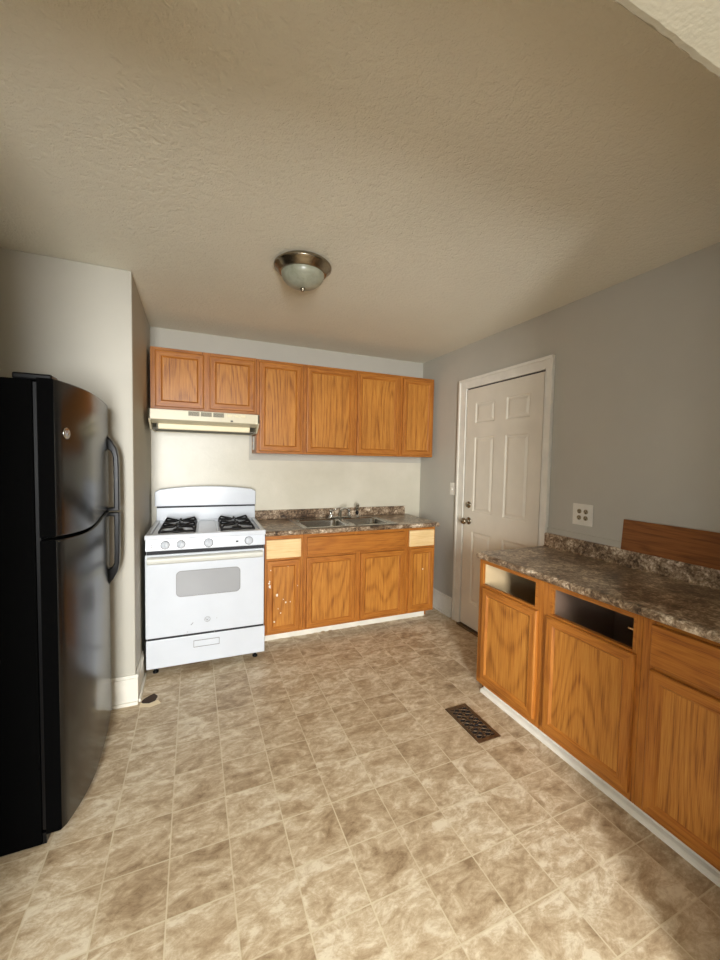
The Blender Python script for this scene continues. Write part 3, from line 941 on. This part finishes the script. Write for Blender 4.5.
# ------------------------------------------------------------------ door on the right wall
def entry_door():
    D = Fr((XR, 0, 0), (0, -1, 0), (-1, 0, 0))
    y0, y1, zt = -2.795, -1.982, 2.082
    # casing (mitred look: outer band and inner bead)
    bm = bmesh.new()
    o0, o1, oz = -2.908, -1.912, 2.180
    for a, b in (((o0, 0, 0), (y0 - .012, .018, oz)), ((y1 + .012, 0, 0), (o1, .018, oz)), ((y0 - .012, 0, zt + .012), (y1 + .012, .018, oz))): box(bm, a, b, D)
    for a, b in (((o0, .018, 0), (o0 + .022, .027, oz)), ((o1 - .016, .018, 0), (o1, .027, oz)), ((o0 + .022, .018, oz - .022), (o1 - .016, .027, oz))): box(bm, a, b, D)
    for a, b in (((y0 - .022, .018, 0), (y0 - .012, .022, zt + .022)), ((y1 + .012, .018, 0), (y1 + .020, .022, zt + .022)), ((y0 - .012, .018, zt + .012), (y1 + .012, .022, zt + .022))): box(bm, a, b, D)
    struct(mk('trim_5', bm, M_TRIM, bevel=.003))
    # dark reveal behind the slab
    mk_gap = B(((y0 - .012, .0005, 0), (y1 + .012, .002, zt + .012)), F=D)
    d = struct(mk('door_1', B(((y0, .002, .022), (y1, .008, zt)), F=D), M_DOORP))
    g = mk('reveal', mk_gap, M_GAP, d)
    mk('threshold', B(((y0 - .012, .002, 0), (y1 + .012, .05, .014)), F=D, bev=.003), M_BRONZE, d)
    # slab face with six recessed panels
    cols = [(-2.680, -2.448), (-2.325, -2.092)]
    rws = [(1.786, 1.958), (1.030, 1.670), (.235, .860)]
    bm = bmesh.new()
    holes = [(a, b, c, e) for a, b in cols for c, e in rws]
    us = sorted({y0, y1, *[h[0] for h in holes], *[h[1] for h in holes]}); zs = sorted({.022, zt, *[h[2] for h in holes], *[h[3] for h in holes]})
    for i in range(len(us) - 1):
        for j in range(len(zs) - 1):
            cu, cz = (us[i] + us[i + 1]) / 2, (zs[j] + zs[j + 1]) / 2
            if any(h[0] < cu < h[1] and h[2] < cz < h[3] for h in holes): continue
            box(bm, (us[i], .008, zs[j]), (us[i + 1], .016, zs[j + 1]), D)
    bmesh.ops.remove_doubles(bm, verts=bm.verts[:], dist=1e-5)
    mk('door_face', bm, M_DOORP, d)
    for h in holes:
        bm = bmesh.new(); rs = []
        for i, dd in ((0, .016), (.010, .0085), (.018, .0085), (.036, .0145), (.04, .015)):
            rs.append([bm.verts.new(D(u, dd, z)) for u, z in ((h[0] + i, h[2] + i), (h[1] - i, h[2] + i), (h[1] - i, h[3] - i), (h[0] + i, h[3] - i))])
        for a, b in zip(rs, rs[1:]):
            for k in range(4): bm.faces.new((a[k], a[(k + 1) % 4], b[(k + 1) % 4], b[k]))
        bm.faces.new(rs[-1]); mk('raised_panel', bm, M_DOORP, d)
    c = D(-2.722, .016, .945)
    bm = bmesh.new(); lathe(bm, [(0, 0), (.032, 0), (.032, .004), (.026, .009), (.011, .014), (.011, .032), (.02, .038), (.027, .048), (.027, .062), (.02, .070), (0, .071)], c, (-1, 0, 0), 28)
    mk('door_knob', bm, M_NICKEL, d)
    c = D(-2.727, .016, 1.085)
    bm = bmesh.new(); lathe(bm, [(0, 0), (.029, 0), (.029, .005), (.023, .012), (0, .013)], c, (-1, 0, 0), 28)
    dbt = mk('deadbolt', bm, M_NICKEL, d)
    mk('thumb_turn', B(((-2.731, .028, 1.067), (-2.723, .044, 1.103)), F=D, bev=.003), M_NICKEL, dbt)
entry_door()

# ------------------------------------------------------------------ wall plates, board, vent, lamp
D = Fr((XR, 0, 0), (0, -1, 0), (-1, 0, 0))
t = thing('light_switch', 'white light switch plate on the grey wall left of the door', 'light switch', (XR, 2.987, 1.145))
mk('plate', B(((-3.022, .0005, 1.148), (-2.950, .006, 1.262)), F=D, bev=.002), M_TRIM, t)
mk('toggle', B(((-2.991, .006, 1.192), (-2.981, .016, 1.214)), F=D, bev=.002), M_TRIM, t)
t = thing('wall_outlet', 'white four-socket outlet plate on the wall above the right worktop', 'outlet', (XR, 1.662, 1.075))
mk('plate', B(((-1.728, .0005, 1.076), (-1.594, .006, 1.208)), F=D, bev=.002), M_TRIM, t)
for u in (-1.682, -1.638):
    for z in (1.122, 1.162):
        bm = bmesh.new(); lathe(bm, [(0, .004), (.0145, .004), (.0145, .0085), (0, .0085)], D(u, 0, z), (-1, 0, 0), 20)
        s_ = mk('socket', bm, M_SOCK, t)
        bm = bmesh.new()
        for a, b in (((u - .0075, .0082, z - .001), (u - .0045, .0092, z + .009)), ((u + .0045, .0082, z - .001), (u + .0075, .0092, z + .009)), ((u - .0035, .0082, z - .011), (u + .0035, .0092, z - .004))): box(bm, a, b, D)
        mk('slots', bm, M_SOCKET, s_)
# loose oak board leaning on the wall
bm = bmesh.new()
prism(bm, [(XR - .0295, .9855), (XR - .0145, .9855), (XR - .001, 1.150), (XR - .016, 1.153)], lambda p, tt: Vector((p[0], tt, p[1])), .56, 1.403)
tag(mk('wooden_board', bm, DKO[1], bevel=.002), 'loose brown oak board leaning on the wall atop the backsplash', 'board')

def vent():
    x0, x1, y0, y1 = 1.352, 1.500, 1.532, 1.830
    t = thing('floor_register', 'dark bronze floor vent register set in the tile floor', 'vent', ((x0 + x1) / 2, (y0 + y1) / 2, 0))
    bm = bmesh.new()
    slab_hole(bm, x0, x1, y0, y1, .0004, .005, [(x0 + .020, x1 - .020, y0 + .022, y1 - .022)])
    mk('frame', bm, M_BRONZE, t, bevel=.002)
    mk('damper', B(((x0 + .018, y0 + .02, .0003), (x1 - .018, y1 - .02, .0009))), M_GAP, t)
    xa, xb, ya, yb = x0 + .020, x1 - .020, y0 + .022, y1 - .022
    bm = bmesh.new()
    n = 15
    for i in range(n):                 # scroll lattice
        y = ya + (yb - ya) * (i + .5) / n
        sgn = 1 if i % 2 else -1
        for c0, c1 in ((xa, (xa + xb) / 2 - .004), ((xa + xb) / 2 + .004, xb)):
            pts = [(c0 + (c1 - c0) * k / 8, y + sgn * .0055 * math.sin(2 * PI * k / 8), .0036) for k in range(9)]
            tube(bm, pts, .0019, 6)
    box(bm, ((xa + xb) / 2 - .004, ya, .001), ((xa + xb) / 2 + .004, yb, .0048))
    for c in (.33, .66): box(bm, (xa, ya + (yb - ya) * c - .002, .001), (xb, ya + (yb - ya) * c + .002, .0046))
    mk('lattice', bm, M_BRONZE, t)
    mk('lever', B((((xa + xb) / 2 - .003, y0 + .11, .004), ((xa + xb) / 2 + .016, y0 + .118, .010)), bev=.001), M_GAP, t)
vent()

def lamp():
    cx, cy = .532, 2.06
    t = thing('ceiling_light', 'flush ceiling light with nickel ring and frosted glass bowl', 'ceiling light', (cx, cy, H))
    bm = bmesh.new()
    lathe(bm, [(.128, 0), (.140, -.008), (.149, -.016), (.151, -.022), (.150, -.027), (.143, -.032), (.130, -.048), (.121, -.057), (.116, -.060), (.108, -.058), (.108, -.01)], (cx, cy, H), n=56)
    mk('ring', bm, M_NICKEL, t)
    bm = bmesh.new()
    prof = [(.1135, -.050)] + [(.1135 * math.cos(a), -.054 - .076 * math.sin(a)) for a in [PI / 2 * k / 12 for k in range(13)]]
    prof[-1] = (0, -.130)
    lathe(bm, prof, (cx, cy, H), n=56); mk('glass_bowl', bm, M_GLASS, t)
    bm = bmesh.new(); lathe(bm, [(0, -.126), (.013, -.128), (.014, -.134), (.009, -.139), (.009, -.142), (.005, -.146), (0, -.147)], (cx, cy, H), n=20)
    mk('finial', bm, M_NICKEL, t)
lamp()

# torn patch in the vinyl at the wall corner
def torn(name, pts, z0, z1, m, parent=None):
    bm = bmesh.new(); prism(bm, pts, lambda p, tt: Vector((p[0], p[1], tt)), z0, z1)
    return mk(name, bm, m, parent)
M_HOLE = plain('dark_subfloor', (62, 44, 30), 0.8)
M_CHIP = plain('pale_vinyl_backing', (232, 214, 178), 0.6)

h = mk('floor_damage', (lambda b: (prism(b, [(-.289, 2.550), (-.276, 2.579), (-.247, 2.604), (-.226, 2.618), (-.204, 2.585), (-.204, 2.571), (-.214, 2.533), (-.244, 2.520), (-.277, 2.532)][::-1], lambda p, t: Vector((p[0], p[1], t)), .0003, .0012), b)[1])(bmesh.new()), M_HOLE)
tag(h, 'dark torn hole in the floor vinyl beside the white baseboard corner', 'floor damage')
torn('torn_edge', [(-.294, 2.499), (-.290, 2.541), (-.277, 2.534), (-.244, 2.522), (-.214, 2.535), (-.199, 2.540), (-.180, 2.500), (-.205, 2.489), (-.236, 2.478), (-.262, 2.490)], .0003, .0010, M_CHIP, h)
